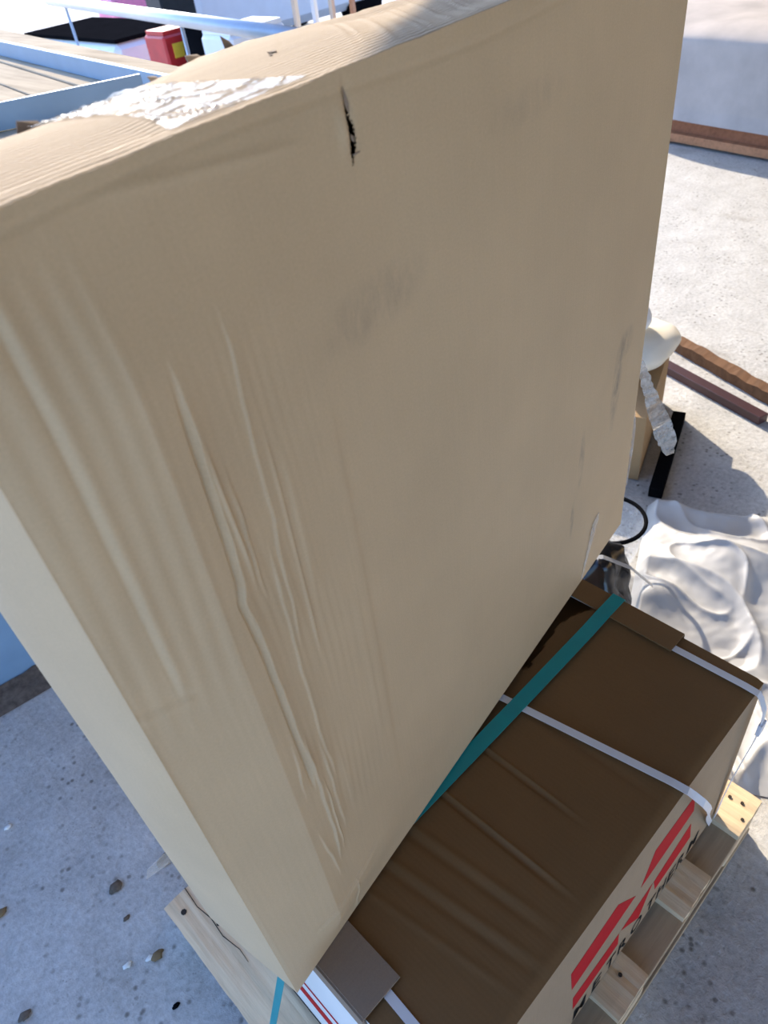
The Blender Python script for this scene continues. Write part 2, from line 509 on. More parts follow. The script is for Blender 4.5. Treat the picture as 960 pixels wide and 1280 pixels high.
# inner liner under the open slot
MB().box((0.66, 0.372, ZT - 0.034), (0.24, 0.13, 0.003)).build('inner_liner', M['kraft_dark'], low)
def side_grid(name, p0, du, dv, nu, nv, disp, mat):
    p0, du, dv = map(np.array, (p0, du, dv)); nrm = np.cross(du, dv).astype(float); nrm /= np.linalg.norm(nrm)
    a = np.linspace(0, 1, nu); b = np.linspace(0, 1, nv)
    A, Bq = np.meshgrid(a, b, indexing='ij')
    P = p0 + A[..., None] * du + Bq[..., None] * dv + nrm * disp(A, Bq)[..., None]
    return mesh(name, P.reshape(-1, 3), grid_faces(nu, nv), mat, low, smooth_shade=True)
HB = ZT - 0.0065 - ZB
side_grid('side_panel', (0, 0, ZB), (LX, 0, 0), (0, 0, HB), 80, 40, lambda a, b: 0 * a, M['kraft_light'])
EF = 0.022
side_grid('end_panel', (0, WY, ZB), (0, -WY, 0), (0, 0, HB), 30, 30, lambda a, b: EF * (1 - b), M['white_print'])
side_grid('end_panel', (LX, 0, ZB), (0, WY, 0), (0, 0, HB), 30, 30, lambda a, b: 0 * a, M['kraft_dark'])
side_grid('side_panel', (LX, WY, ZB), (-LX, 0, 0), (0, 0, HB), 30, 30, lambda a, b: 0 * a, M['kraft_light'])
MB().box((LX / 2, WY / 2, ZB + 0.002), (LX - 0.006, WY - 0.006, 0.003)).build('bottom_panel', M['kraft_dark'], low)
# cardboard edge caps at both ends (L-shaped), 4 mm board
capm = M['kraft_cap']
mb = MB().box((0.030, 0.290, ZT + 0.0045), (0.066, 0.300, 0.0035)); mb.box((-0.0045, 0.290, ZT - 0.026), (0.0035, 0.300, 0.060))
c_near = mb.build('edge_cap', capm, low); tag(c_near, 'grey cardboard edge cap on the near end')
mb = MB().box((0.776, 0.290, ZT + 0.0042), (0.048, 0.290, 0.0035)); mb.box((0.8005, 0.290, ZT - 0.045), (0.0035, 0.290, 0.092))
tag(mb.build('edge_cap', M['kraft_dark'], low), 'brown cardboard edge cap on the far end')
# printed red emblem: proud film on the long side
def print_side(poly, mat, name, parent):
    MB().prism([(x, -0.0002, z) for x, z in poly], (0, -1, 0), 0.0003).build(name, mat, parent)
for poly in ([(0.455, 0.396), (0.621, 0.409), (0.600, 0.491), (0.477, 0.494)],
             [(0.264, 0.372), (0.440, 0.391), (0.374, 0.484), (0.254, 0.466)],
             [(0.278, 0.238), (0.413, 0.238), (0.406, 0.300), (0.273, 0.309)],
             [(0.413, 0.300), (0.484, 0.212), (0.509, 0.314)],
             [(0.514, 0.311), (0.532, 0.247), (0.655, 0.256), (0.631, 0.346)]):
    print_side(poly, M['red'], 'red_stripe', low)
def letter(ch, mat, parent, x, z, width, height):
    cu = bpy.data.curves.new('letter', 'FONT')
    cu.body = ch; cu.size = 1.0; cu.offset = 0.022
    o = bpy.data.objects.new('letter', cu)
    link(o)
    bpy.context.view_layer.update()
    me = bpy.data.meshes.new_from_object(o)
    bpy.data.objects.remove(o)
    me.materials.clear(); me.materials.append(mat)
    bb = np.array([v.co[:] for v in me.vertices]); lo = bb.min(0); hi = bb.max(0)
    for v in me.vertices:
        v.co = ((v.co.x - lo[0]) / (hi[0] - lo[0]) * width - width / 2, 0.0, (v.co.y - lo[1]) / (hi[1] - lo[1]) * height)
    o = bpy.data.objects.new('letter', me)
    link(o, parent)
    o.location = Vector((x, -0.0005, z)) - Vector(parent.location)
for ch, xc, w_ in (('M', 0.303, 0.036), ('E', 0.355, 0.026), ('T', 0.398, 0.030), ('R', 0.438, 0.030), ('O', 0.483, 0.036), ('T', 0.532, 0.030), ('H', 0.570, 0.030), ('E', 0.606, 0.026), ('R', 0.642, 0.030), ('M', 0.687, 0.036)):
    letter(ch, M['black'], low, xc, 0.155, w_, 0.054)
# red rules printed on the near end; black strip paints the shaded gap below
for (z0, z1, mn) in ((0.335, 0.348, 'red'), (0.245, 0.290, 'red'), (0.146, 0.158, 'black')):
    e0 = -EF * (1 - (z0 - ZB) / HB) - 0.0003; e1 = -EF * (1 - (z1 - ZB) / HB) - 0.0003
    MB().prism([(e0, 0.02, z0), (e0, 0.43, z0), (e1, 0.43, z1), (e1, 0.02, z1)], (-1, 0, 0), 0.0004).build('red_rule' if mn == 'red' else 'gap_shade_strip', M[mn], low)
# white plastic straps across the carton (parts tie it up; they move with it)
def white_strap(name, x, bow, xs_=0.0, slant=0.0, wdt=0.013):
    pts = [(x, 0.452, ZB + 0.1), (x, 0.453, ZT - 0.02), (x, 0.449, ZT + 0.0004)]
    for y in np.linspace(0.42, 0.02, 14):
        pts.append((x + xs_ * (0.42 - y), y, ZT + 0.0012))
    xe = x + xs_ * 0.42
    for (dz, k) in ((-0.0005, 0.0), (-0.010, 0.35), (-0.035, 0.85), (-0.075, 1.0), (-0.13, 0.9), (-0.20, 0.6), (-0.28, 0.3), (-0.36, 0.1), (ZB + 0.008 - ZT, 0.0)):
        pts.append((xe + slant * -dz, -0.004 - 0.010 * min(1, -dz / 0.01) * (k > 0) * k - bow * k, ZT + dz))
    return MB().ribbon(pts, Vector((1, 0, 0)), wdt, 0.001).build(name, M['strap'], low)
white_strap('strap', 0.470, 0.016, 0.165, 0.50)
s_far = white_strap('strap', 0.757, 0.010, 0.025, 0.03)
MB().box((0.771, -0.024, ZT - 0.085), (0.018, 0.007, 0.03)).build('strap_buckle', M['strap'], s_far)
white_strap('strap', 0.050, 0.004, -0.04)

# ------------------------------------------------------------------ teal strap
YT = 0.279
pts = [(0.808, YT, 0.30), (0.808, YT, 0.50), (0.8065, YT, 0.590), (0.803, YT, ZT + 0.0072), (0.75, YT, ZT + 0.0072), (0.70, YT, ZT + 0.0042), (0.5, YT, ZT + 0.0038),
       (0.35, YT + 0.001, ZT + 0.0038), (0.2, YT + 0.002, ZT + 0.0045), (0.08, YT + 0.005, ZT + 0.0068), (0.0, YT + 0.008, ZT + 0.0068), (-0.010, YT + 0.010, ZT - 0.002),
       (-0.040, 0.305, 0.472), (-0.080, 0.328, 0.312), (-0.118, 0.348, 0.160), (-0.121, 0.350, 0.130), (-0.121, 0.351, 0.030)]
o = MB().ribbon(pts, Vector((0, 1, 0)), [0.026] * 11 + [0.024, 0.015, 0.014, 0.014, 0.014, 0.014], 0.001).build('teal_strap', M['teal'], None, loc=(0.4, YT, ZT))
tag(o, 'teal plastic strap pulled lengthwise over the low brown carton and down past the pallet edge', 'strap')

# ------------------------------------------------------------------ tall carton
YAW = 0.1558
UX = np.array([math.cos(YAW), math.sin(YAW), 0]); VX = np.array([-math.sin(YAW), math.cos(YAW), 0]); ZX = np.array([0, 0, 1.0])
B0 = np.array([-0.0429, 0.2248, 0.6035])
BW, BD, BH = 1.034, 0.1655, 0.988
tall = empty('tall_carton', tuple(B0 + UX * BW / 2 + VX * BD / 2), 'tall flat brown cardboard box with a torn slit, standing on edge on the low carton', 'carton')

def crease(u, h, line, amp, sig, h0, h1, kind='ridge', dec=0.03, wob=0.0, seed=0):
    hs = np.array([q[1] for q in line]); us = np.array([q[0] for q in line])
    o_ = np.argsort(hs); c = np.interp(h, hs[o_], us[o_])
    if wob: c = c + wob * (np.sin(h * 61 + seed) + 0.6 * np.sin(h * 137 + 2 * seed))
    t = smooth(h0, h0 + 0.06, h) * (1 - smooth(h1 - 0.06, h1, h))
    x = u - c
    if kind == 'ridge': return t * amp * np.exp(-(x / sig) ** 2)
    s = 1 / (1 + np.exp(-np.clip(x / sig, -40, 40)))
    return t * amp * s * np.exp(-np.clip(x, 0, None) / dec)

def face_depth(u, h):
    d = np.zeros_like(u)
    # broad facets: left strip turned to the left, then a shallow hollow
    prof = np.where(u < 0.087, 0.021 * u / 0.087, 0.021 * np.clip(1 - (u - 0.087) / 0.30, 0, 1) ** 1.4)
    fade = smooth(0.0, 0.10, h) * (1 - smooth(0.86, 0.985, h))
    d += prof * fade
    d += -0.0015 * smooth(0.25, 0.262, u) * (1 - smooth(0.27, 0.40, u)) * smooth(0.1, 0.35, h) * (1 - smooth(0.7, 0.8, h))
    d += 0.006 * np.sin(math.pi * u / BW) * np.sin(math.pi * h / BH)
    # long creases
    d += crease(u, h, [(0.036, 0.6), (0.038, 0.8), (0.039, 0.95)], 0.0034, 0.0013, 0.60, 1.02, 'step', 0.020, 0.0004)
    d += crease(u, h, [(0.034, 0.6), (0.037, 0.95)], -0.0012, 0.0025, 0.60, 1.02)
    c1 = [(0.116, 0.88), (0.115, 0.845), (0.1135, 0.74), (0.112, 0.69), (0.107, 0.672), (0.112, 0.61), (0.114, 0.50), (0.116, 0.39), (0.117, 0.2)]
    d += crease(u, h, c1, 0.0042, 0.0005, 0.36, 0.89, 'step', 0.012, 0.0005, 1)
    d += crease(u, h, [(a - 0.003, b) for a, b in c1], -0.0024, 0.0018, 0.36, 0.88)
    c2 = [(0.167, 0.863), (0.162, 0.82), (0.161, 0.77), (0.160, 0.715), (0.155, 0.68), (0.154, 0.63), (0.150, 0.585)]
    d += crease(u, h, c2, 0.0026, 0.0006, 0.56, 0.90, 'step', 0.010, 0.0005, 2)
    c3 = [(0.147, 0.69), (0.143, 0.58), (0.141, 0.41), (0.148, 0.33)]
    d += crease(u, h, c3, 0.0026, 0.0006, 0.34, 0.71, 'step', 0.010, 0.0006, 3)
    d += crease(u, h, [(0.119, 0.78), (0.124, 0.70)], 0.0026, 0.0022, 0.66, 0.83)
    d += crease(u, h, [(0.130, 0.76), (0.131, 0.66)], 0.0020, 0.0020, 0.64, 0.80, wob=0.0006)
    d += crease(u, h, [(0.186, 0.75), (0.184, 0.60)], 0.0020, 0.0012, 0.58, 0.78, 'step', 0.012)
    d += crease(u, h, [(0.175, 0.74), (0.172, 0.55)], 0.0014, 0.0020, 0.52, 0.80)
    d += crease(u, h, [(0.118, 0.45), (0.120, 0.31), (0.117, 0.2)], 0.0040, 0.0005, 0.19, 0.47, 'step', 0.009, 0.0008, 4)
    d += crease(u, h, [(0.137, 0.42), (0.1375, 0.25)], 0.0030, 0.0006, 0.23, 0.44, 'step', 0.008, 0.0007, 5)
    d += crease(u, h, [(0.104, 0.46), (0.100, 0.40)], 0.0026, 0.0006, 0.36, 0.48, 'step', 0.006, 0.0005, 6)
    d += crease(u, h, [(0.099, 0.29), (0.109, 0.18)], 0.0026, 0.0006, 0.16, 0.31, 'step', 0.006, 0.0006, 7)
    d += crease(u, h, [(0.128, 0.36), (0.127, 0.22)], 0.0022, 0.0014, 0.20, 0.38, wob=0.0007)
    d += crease(u, h, [(0.160, 0.38), (0.158, 0.26)], 0.0016, 0.0012, 0.24, 0.40, 'step', 0.008)
    d += crease(u, h, [(0.235, 0.55), (0.233, 0.30)], 0.0008, 0.0020, 0.28, 0.58)
    # buckled flutes on the left strip and around the dent
    d += 0.00035 * np.sin(u * 2 * math.pi / 0.016 + 3 * np.sin(h * 5)) * (1 - smooth(0.08, 0.10, u)) * smooth(0.55, 0.65, h) * (1 - smooth(0.93, 0.97, h))
    d += 0.00018 * np.sin(u * 2 * math.pi / 0.011 + 4 * np.sin(h * 9)) * smooth(0.09, 0.12, u) * (1 - smooth(0.20, 0.27, u)) * (0.5 + 0.5 * np.sin(h * 23 + u * 40)) * smooth(0.15, 0.3, h) * (1 - smooth(0.80, 0.90, h))
    # cross creases
    d += 0.0016 * np.exp(-((h - 0.626 + 0.25 * u) / 0.003) ** 2) * (1 - smooth(0.038, 0.048, u)) - 0.0014 * np.exp(-((h - 0.633 + 0.25 * u) / 0.004) ** 2) * (1 - smooth(0.038, 0.048, u))
    d += (0.0020 * np.exp(-((h - 0.104) / 0.003) ** 2) - 0.0016 * np.exp(-((h - 0.112) / 0.004) ** 2)) * smooth(0.05, 0.07, u) * (1 - smooth(0.15, 0.19, u))
    d += 0.0016 * np.exp(-((u - 0.131) / 0.002) ** 2) * (1 - smooth(0.09, 0.115, h))
    # fold line under the top edge, dents by the tear
    d += -0.0012 * np.exp(-((h - 0.974 - 0.006 * np.sin(u * 9)) / 0.0035) ** 2)
    d += 0.0016 * np.exp(-((h - 0.965 + (u - 0.20) * 0.12) / 0.004) ** 2) * smooth(0.10, 0.16, u) * (1 - smooth(0.24, 0.30, u))
    tear_c = 0.3365
    d += 0.0028 * np.exp(-((u - tear_c + 0.008) / 0.006) ** 2 - ((h - 0.950) / 0.012) ** 2)
    d += -0.0030 * np.exp(-((u - tear_c) / 0.004) ** 2 - ((h - 0.955) / 0.022) ** 2)
    d += 0.0010 * np.sin(u * 11 + 1.3) * np.sin(h * 8 + 0.4)
    edge = smooth(0, 0.004, u) * smooth(0, 0.006, BW - u) * smooth(0, 0.006, h) * smooth(0, 0.010, BH - h)
    return d * edge

u_s = np.unique(np.concatenate([np.linspace(0, 0.03, 16), np.linspace(0.03, 0.09, 70), np.linspace(0.09, 0.17, 190), np.linspace(0.17, 0.20, 30), np.linspace(0.20, 0.322, 40), np.linspace(0.322, 0.350, 46), np.linspace(0.350, BW, 110)]))
h_s = np.unique(np.concatenate([np.linspace(0, 0.16, 60), np.linspace(0.16, 0.90, 190), np.linspace(0.90, 0.980, 90), np.linspace(0.980, BH, 10)]))
Ug, Hg = np.meshgrid(u_s, h_s, indexing='ij')
Dg = face_depth(Ug, Hg)
# frayed front top edge: upper rim wavers a little
rim = (0.0007 * np.sin(Ug * 60) * np.sin(Ug * 23 + 1) + 0.00035 * np.sin(Ug * 900) * np.sin(Ug * 410)) * smooth(0.975, BH, Hg) * (1 - smooth(0.40, 0.5, Ug))
sag = (-0.004 * np.sin(np.clip((Ug - 0.05) / 0.3, 0, 1) * math.pi)) * smooth(0.9, BH, Hg) * 0
P = B0 + UX * Ug[..., None] + ZX * (Hg + rim + sag)[..., None] - VX * Dg[..., None]
um = (Ug[:-1, :-1] + Ug[1:, 1:]) / 2; hm = (Hg[:-1, :-1] + Hg[1:, 1:]) / 2
tc = np.interp(hm, [0.925, 0.932, 0.940, 0.950, 0.958, 0.966, 0.976, 0.982], [0.3325, 0.3345, 0.3368, 0.3385, 0.3365, 0.3372, 0.3358, 0.3350])
tw = np.interp(hm, [0.925, 0.930, 0.934, 0.940, 0.946, 0.952, 0.958, 0.966, 0.973, 0.980], [0.0012, 0.0026, 0.0074, 0.0082, 0.0058, 0.0044, 0.0034, 0.0022, 0.0014, 0.0])
jag = 0.0007 * np.sin(hm * 2100) + 0.0005 * np.sin(hm * 3700 + 1)
hole = (np.abs(um - tc + jag) < tw / 2) & (hm > 0.925) & (hm < 0.980)
keep = ~hole
front = mesh('front_panel', P.reshape(-1, 3), grid_faces(len(u_s), len(h_s), keep), M['face'], tall, uv=np.stack([Ug, Hg], -1).reshape(-1, 2), smooth_shade=True)
# torn lining behind the slit and its curled shreds
mbx = MB()
mbx.prism([B0 + UX * 0.330 + ZX * 0.920 + VX * 0.009, B0 + UX * 0.344 + ZX * 0.920 + VX * 0.009, B0 + UX * 0.344 + ZX * 0.938 + VX * 0.009, B0 + UX * 0.330 + ZX * 0.938 + VX * 0.009], VX, 0.002)
mbx.build('torn_lining', M['brown_box'], tall)
def on_face(u, h, off=0.0):
    d = float(face_depth(np.array([[u]]), np.array([[h]]))[0, 0])
    return B0 + UX * u + ZX * h - VX * (d + off)
mbx = MB()
mbx.prism([on_face(0.3335, 0.9315, 0.0005), on_face(0.3395, 0.9325, 0.0025), on_face(0.3398, 0.9338, 0.003), on_face(0.3335, 0.9330, 0.001)], -VX, 0.0005)
mbx.prism([on_face(0.3345, 0.942, 0.001), on_face(0.337, 0.940, 0.0025), on_face(0.3375, 0.944, 0.002), on_face(0.3350, 0.946, 0.001)], -VX, 0.0005)
mbx.prism([on_face(0.3335, 0.966, 0.001), on_face(0.336, 0.960, 0.003), on_face(0.3368, 0.966, 0.003), on_face(0.3345, 0.977, 0.001)], -VX, 0.0005)
mbx.build('torn_shred', M['kraft_cap'], tall)

# top panel
def v_end(u):
    return np.interp(u, [0, 0.10, 0.156, 0.233, 0.298, 0.345, 0.374, 0.435, 0.50, 0.554, 0.60, 1.034], [0.160, 0.150, 0.146, 0.145, 0.158, 0.178, 0.190, 0.192, 0.176, 0.160, 0.154, 0.160]) + 0.0018 * np.sin(u * 140) * np.sin(u * 53)
nt_u, nt_v = 520, 64
ut = np.linspace(0, BW, nt_u); vt = np.linspace(0, 1, nt_v)
Ut, Vt = np.meshgrid(ut, vt, indexing='ij')
Vv = Vt * v_end(Ut)
zt_ = 0.0008 * np.sin(Ut * 17) * np.sin(Vv * 30)
zt_ += -0.0016 * smooth(0.014, 0.0175, Vv + 0.002 * np.sin(Ut * 40)) * (1 - smooth(0.17, 0.20, Ut)) * (1 - smooth(0.03, 0.09, Vv))
for k in range(18):
    c0 = 0.39 + 0.0115 * k + 0.004 * math.sin(k * 2.7)
    zt_ += (0.0006 + 0.0005 * math.sin(k * 1.9)) * np.exp(-((Ut - c0 - 0.9 * (Vv - 0.03)) / 0.0022) ** 2) * smooth(0.0, 0.02, Vv) * (1 - smooth(0.10, 0.16, Vv)) * smooth(0.38, 0.44, Ut) * (1 - smooth(0.62, 0.68, Ut))
zt_ += -0.006 * smooth(0.42, 0.55, Ut) * smooth(0.0, 0.05, Vv) * (1 - smooth(0.12, 0.16, Vv))
rim_t = (0.0007 * np.sin(Ut * 60) * np.sin(Ut * 23 + 1) + 0.00035 * np.sin(Ut * 900) * np.sin(Ut * 410)) * (1 - smooth(0.40, 0.5, Ut)) * (1 - smooth(0, 0.01, Vv))
zt_ = zt_ * smooth(0, 0.004, Vv) + rim_t
bulge = 0.010 * np.sin(np.pi * Vt) * 0.35
zt_ -= smooth(0.0, 1.0, Vt ** 6) * 0.004
Pt = B0 + UX * Ut[..., None] + VX * Vv[..., None] + ZX * (BH + zt_ + bulge)[..., None]
mesh('top_panel', Pt.reshape(-1, 3), grid_faces(nt_u, nt_v), M['top'], tall, uv=np.stack([Ut, Vv], -1).reshape(-1, 2), smooth_shade=True)
back_rim = Pt[:, -1, :]
# back panel
nb = 24
hb = np.linspace(0, 1, nb)
Pb = np.zeros((nt_u, nb, 3))
for j, t in enumerate(hb):
    base = B0 + UX * ut[:, None] + VX * BD
    Pb[:, j] = base * (1 - t) + back_rim * t
    k = smooth(0.80, 1.0, t)
    vv = BD + (v_end(ut) - BD) * k
    Pb[:, j] = B0 + UX * ut[:, None] + VX * vv[:, None] + ZX * ((back_rim[:, 2] - B0[2]) * t)[:, None]
mesh('back_panel', Pb.reshape(-1, 3), grid_faces(nt_u, nb, flip=True), M['face'], tall, uv=np.stack([np.repeat(ut[:, None], nb, 1), np.repeat(hb[None] * BH, nt_u, 0)], -1).reshape(-1, 2), smooth_shade=True)
# side panels (near left end is bowed, with a soft frayed rear edge)
def side(name, u0, sgn, bow):
    nv, nh = 26, 90
    a = np.linspace(0, 1, nv); h = np.linspace(0, 1, nh)
    A, Hh = np.meshgrid(a, h, indexing='ij')
    vmax = BD + (float(v_end(np.array(u0))) - BD) * smooth(0.80, 1.0, Hh)
    i = 0 if sgn < 0 else -1
    topz = np.interp(A, np.linspace(0, 1, nt_v), Pt[i, :, 2] - B0[2])
    hz = Hh * topz
    out = bow * np.sin(math.pi * A) ** 0.8 * np.sin(math.pi * np.clip(Hh, 0, 1)) ** 0.5 + 0.002 * np.sin(hz * 15 + A * 5) * np.sin(math.pi * A) * np.sin(math.pi * Hh)
    Q = B0 + UX * u0 + UX * (sgn * out)[..., None] + VX * (A * vmax)[..., None] + ZX * hz[..., None]
    return mesh(name, Q.reshape(-1, 3), grid_faces(nv, nh, flip=sgn > 0), M['face'], tall, uv=np.stack([A * BD + 2 + u0, hz], -1).reshape(-1, 2), smooth_shade=True)
side('side_panel', 0.0, -1, 0.010)
side('side_panel', BW, 1, 0.006)
mesh('bottom_panel', [B0, B0 + UX * BW, B0 + UX * BW + VX * BD, B0 + VX * BD], [(3, 2, 1, 0)], M['face'], tall, uv=[(0, 0), (1, 0), (1, .2), (0, .2)])
# frayed torn paper on the rear top edge
def on_top(u, v, off=0.0):
    i = int(round(u / BW * (nt_u - 1))); j = int(round(np.clip(v / float(v_end(np.array(u))), 0, 1) * (nt_v - 1)))
    return Pt[i, j] + ZX * off
for (u, w_, hh) in ((0.367, 0.022, 0.004), (0.413, 0.011, 0.009), (0.178, 0.020, 0.006), (0.300, 0.012, 0.003)):
    e = v_end(np.array(u))
    q = [on_top(u - w_ / 2, 1), on_top(u + w_ / 2, 1), on_top(u + w_ / 2, 1) + ZX * hh * 0.4 + VX * 0.004, on_top(u - w_ / 4, 1) + ZX * hh + VX * 0.005]
    MB().prism(q, VX, 0.0008).build('torn_edge', M['kraft_cap'], tall)
for (u, v, s) in ((0.361, 0.087, 0.0035), (0.350, 0.080, 0.0012)):
    q = on_top(u, v, 0.0003)
    MB().prism([q + UX * s * 1.2 * math.cos(a) + VX * s * (0.8 + 0.5 * math.sin(3 * a)) * math.sin(a) for a in np.linspace(0, 2 * math.pi, 9)[:-1]], ZX, 0.0008).build('dent_mark', M['kraft_cap'], tall)
# wrinkled tape across the top
na, nb_ = 110, 80
ta = np.linspace(0, 1, na); tb = np.linspace(0, 1, nb_)
TP = np.zeros((na, nb_, 3))
for i, a in enumerate(ta):
    for j, b in enumerate(tb):
        v = 0.010 + a * 0.137
        lo_ = 0.186 + 0.010 * math.sin(a * 5); hi_ = 0.262 + 0.05 * (1 - a) ** 2
        u = lo_ + (hi_ - lo_) * b
        w1 = abs(noise.noise(Vector((u * 16 + v * 10, v * 60 - u * 28, 3.1))))
        w2 = abs(noise.noise(Vector((u * 30 + v * 45, v * 14 - u * 9, 9.7))))
        TP[i, j] = on_top(u, min(v, float(v_end(np.array(u)))), 0.0006 + 0.0012 * max(0, 1 - w1 * 6) ** 1.5 + 0.0014 * max(0, 1 - w2 * 7) ** 1.5)
mesh('top_tape', TP.reshape(-1, 3), grid_faces(na, nb_), M['tape'], tall)
# tape at the lower right corner, along the right edge and the loose tag on the left
MB().prism([on_face(0.840, 0.006, 0.0012), on_face(0.853, 0.020, 0.0014), on_face(0.900, 0.120, 0.0014), on_face(0.897, 0.140, 0.002), on_face(0.873, 0.128, 0.0014)], -VX, 0.0005).build('corner_tape', M['tape2'], tall)
MB().prism([B0 + UX * (BW + 0.004) + ZX * 0.10 - VX * 0.001, B0 + UX * (BW + 0.010) + ZX * 0.18 - VX * 0.002, B0 + UX * (BW + 0.009) + ZX * 0.24 - VX * 0.002, B0 + UX * (BW + 0.001) + ZX * 0.28,
            B0 + UX * (BW + 0.001) + ZX * 0.28 + VX * 0.03, B0 + UX * (BW + 0.001) + ZX * 0.10 + VX * 0.03], UX, 0.0006).build('edge_tape', M['tape'], tall)

# dangling crumpled strip of clear tape on the right edge
pts = []; wds = []; ww = []
key = [((0.982, 0.392, 0.985), 0.014), ((0.988, 0.384, 0.960), 0.018), ((0.992, 0.372, 0.930), 0.020), ((0.996, 0.358, 0.895), 0.030), ((0.998, 0.340, 0.860), 0.036), ((0.998, 0.325, 0.830), 0.036), ((0.996, 0.312, 0.800), 0.010)]
for i in range(len(key) - 1):
    for t in np.linspace(0, 1, 6, endpoint=False):
        a, b = Vector(key[i][0]), Vector(key[i + 1][0])
        pts.append(a.lerp(b, t) + Vector((0.0016 * math.sin(i * 5 + t * 9), 0.0012 * math.sin(i * 7 + t * 11), 0)))
        wds.append(Vector((0.75, -0.62, 0.10 * math.sin(i * 2 + t * 4))).normalized()); ww.append(key[i][1] * (1 - t) + key[i + 1][1] * t)
MB().ribbon(pts, wds, ww, 0.0006).build('hanging_tape', M['tape3'], tall)
q = B0 + ZX * 0.19 + VX * 0.16
MB().prism([q, q + ZX * 0.025, q + ZX * 0.020 - UX * 0.028 + VX * 0.006, q - UX * 0.034 + ZX * 0.004 + VX * 0.008], VX, 0.0006).build('tape_end', M['tape'], tall)

# ------------------------------------------------------------------ crumpled white tarpaulin on the floor
nx, ny = 220, 220
c0 = np.array([1.69, 0.665]); ex = np.array([-0.89, -0.46]); ey = np.array([0.46, -0.89])
SL, TL = 0.95, 1.05
S = np.linspace(0, SL, nx); T = np.linspace(0, TL, ny)
V = []
for s in S:
    for t in T:
        x = c0[0] + ex[0] * s + ey[0] * (t - 0.06 * s * (1 - t)); y = c0[1] + ex[1] * s + ey[1] * (t - 0.06 * s * (1 - t))
        r1 = 1 - min(1, abs(noise.noise(Vector((s * 2.6 + 0.9 * t, t * 3.2 - s, 4.2)))) * 4.5)
        r2 = 1 - min(1, abs(noise.noise(Vector((s * 6 - 3 * t, t * 6 + s, 8.1)))) * 4.0)
        n1_ = noise.fractal(Vector((x * 2.6, y * 2.6, 1.7)), 1.0, 2.0, 2)
        z = 0.030 + 0.020 * n1_ + 0.036 * r1 ** 2 + 0.022 * r2 ** 3 + 0.010 * noise.fractal(Vector((s * 11, t * 11, 2.2)), 1.0, 2.0, 3)
        fold = s - 0.045 - 0.03 * math.sin(t * 3.0)
        z += 0.085 * math.exp(-(fold / 0.035) ** 2) * (0.55 + 0.45 * math.cos(t * 5))
        z += 0.10 * math.exp(-((s - 0.27) / 0.12) ** 2 - ((t - 0.24) / 0.20) ** 2)
        z += 0.06 * math.exp(-((s - 0.42) / 0.05) ** 2 - ((t - 0.06) / 0.07) ** 2)
        z -= 0.035 * math.exp(-((s - 0.60 - 0.5 * (t - 0.3)) / 0.05) ** 2) * smooth(0.1, 0.3, t)
        e = min(s, SL - s, t, TL - t)
        z = max(0.004, 0.62 * z) * min(1, e / 0.03 + 0.10) + 0.002
        w_ = 0.025 * noise.noise(Vector((x * 5, y * 5, 0)))
        V.append((max(x + w_, 0.915), y + 0.5 * w_, z))
o = mesh('crumpled_tarpaulin', V, grid_faces(nx, ny), M['sheet'], None, smooth_shade=True, loc=(1.4, 0.1, 0))
tag(o, 'crumpled white plastic sheet heaped on the concrete floor behind the pallet', 'plastic sheet')

# ------------------------------------------------------------------ black bag and clear visor beside the carton's far end
def blob(name, c, r, mat, seed, amp=0.18, flat=0.0, parent=None, res=4, loc=None):
    bm = bmesh.new()
    bmesh.ops.create_icosphere(bm, subdivisions=res, radius=1.0)
    for v in bm.verts:
        n_ = v.co.normalized()
        k = 1 + amp * noise.fractal(n_ * 1.6 + Vector((seed, seed * 2.1, 0)), 1.0, 2.0, 3)
        v.co = Vector((n_.x * r[0] * k + c[0], n_.y * r[1] * k + c[1], max(n_.z * r[2] * k + c[2], flat)))
    vs = [v.co[:] for v in bm.verts]; bm.verts.index_update(); fs = [[v.index for v in f.verts] for f in bm.faces]
    bm.free()
    return mesh(name, vs, fs, mat, parent, smooth_shade=True, loc=loc)
bag = empty('black_bag', (1.105, 0.505, 0.0), 'glossy black plastic sack standing behind the far end of the low carton', 'bag')
blob('sack', (1.105, 0.505, 0.17), (0.10, 0.105, 0.20), M['black_gloss'], 3.3, 0.22, 0.002, bag)
MB().ribbon([(1.035, 0.525, 0.365), (1.085, 0.475, 0.365), (1.135, 0.425, 0.32), (1.185, 0.385, 0.24)], Vector((0.5, 0.8, 0.2)), 0.012, 0.002).build('tie_band', M['steel'], bag)
vis = empty('clear_tub', (1.36, 0.618, 0.0), 'clear plastic tub with a black rim lying between the tall carton and the white sheet', 'tub')
bm = bmesh.new()
VV = []; 
nr, na_ = 14, 40
for i in range(nr):
    ph = i / (nr - 1) * math.pi / 2
    for k in range(na_):
        an = 2 * math.pi * k / na_
        VV.append((1.36 + 0.098 * math.cos(an) * math.cos(ph) ** 0.6, 0.618 + 0.098 * math.sin(an) * math.cos(ph) ** 0.6, 0.21 - 0.19 * math.sin(ph)))
FF = []
for i in range(nr - 1):
    for k in range(na_):
        FF.append((i * na_ + k, i * na_ + (k + 1) % na_, (i + 1) * na_ + (k + 1) % na_, (i + 1) * na_ + k))
bm.free()
mesh('tub_wall', VV, FF, M['clear'], vis, smooth_shade=True)
MB().tube([(1.36 + 0.10 * math.cos(a), 0.618 + 0.10 * math.sin(a), 0.212) for a in np.linspace(0, 2 * math.pi, 49)], 0.006, 8, False).build('rim', M['rubber'], vis, True)

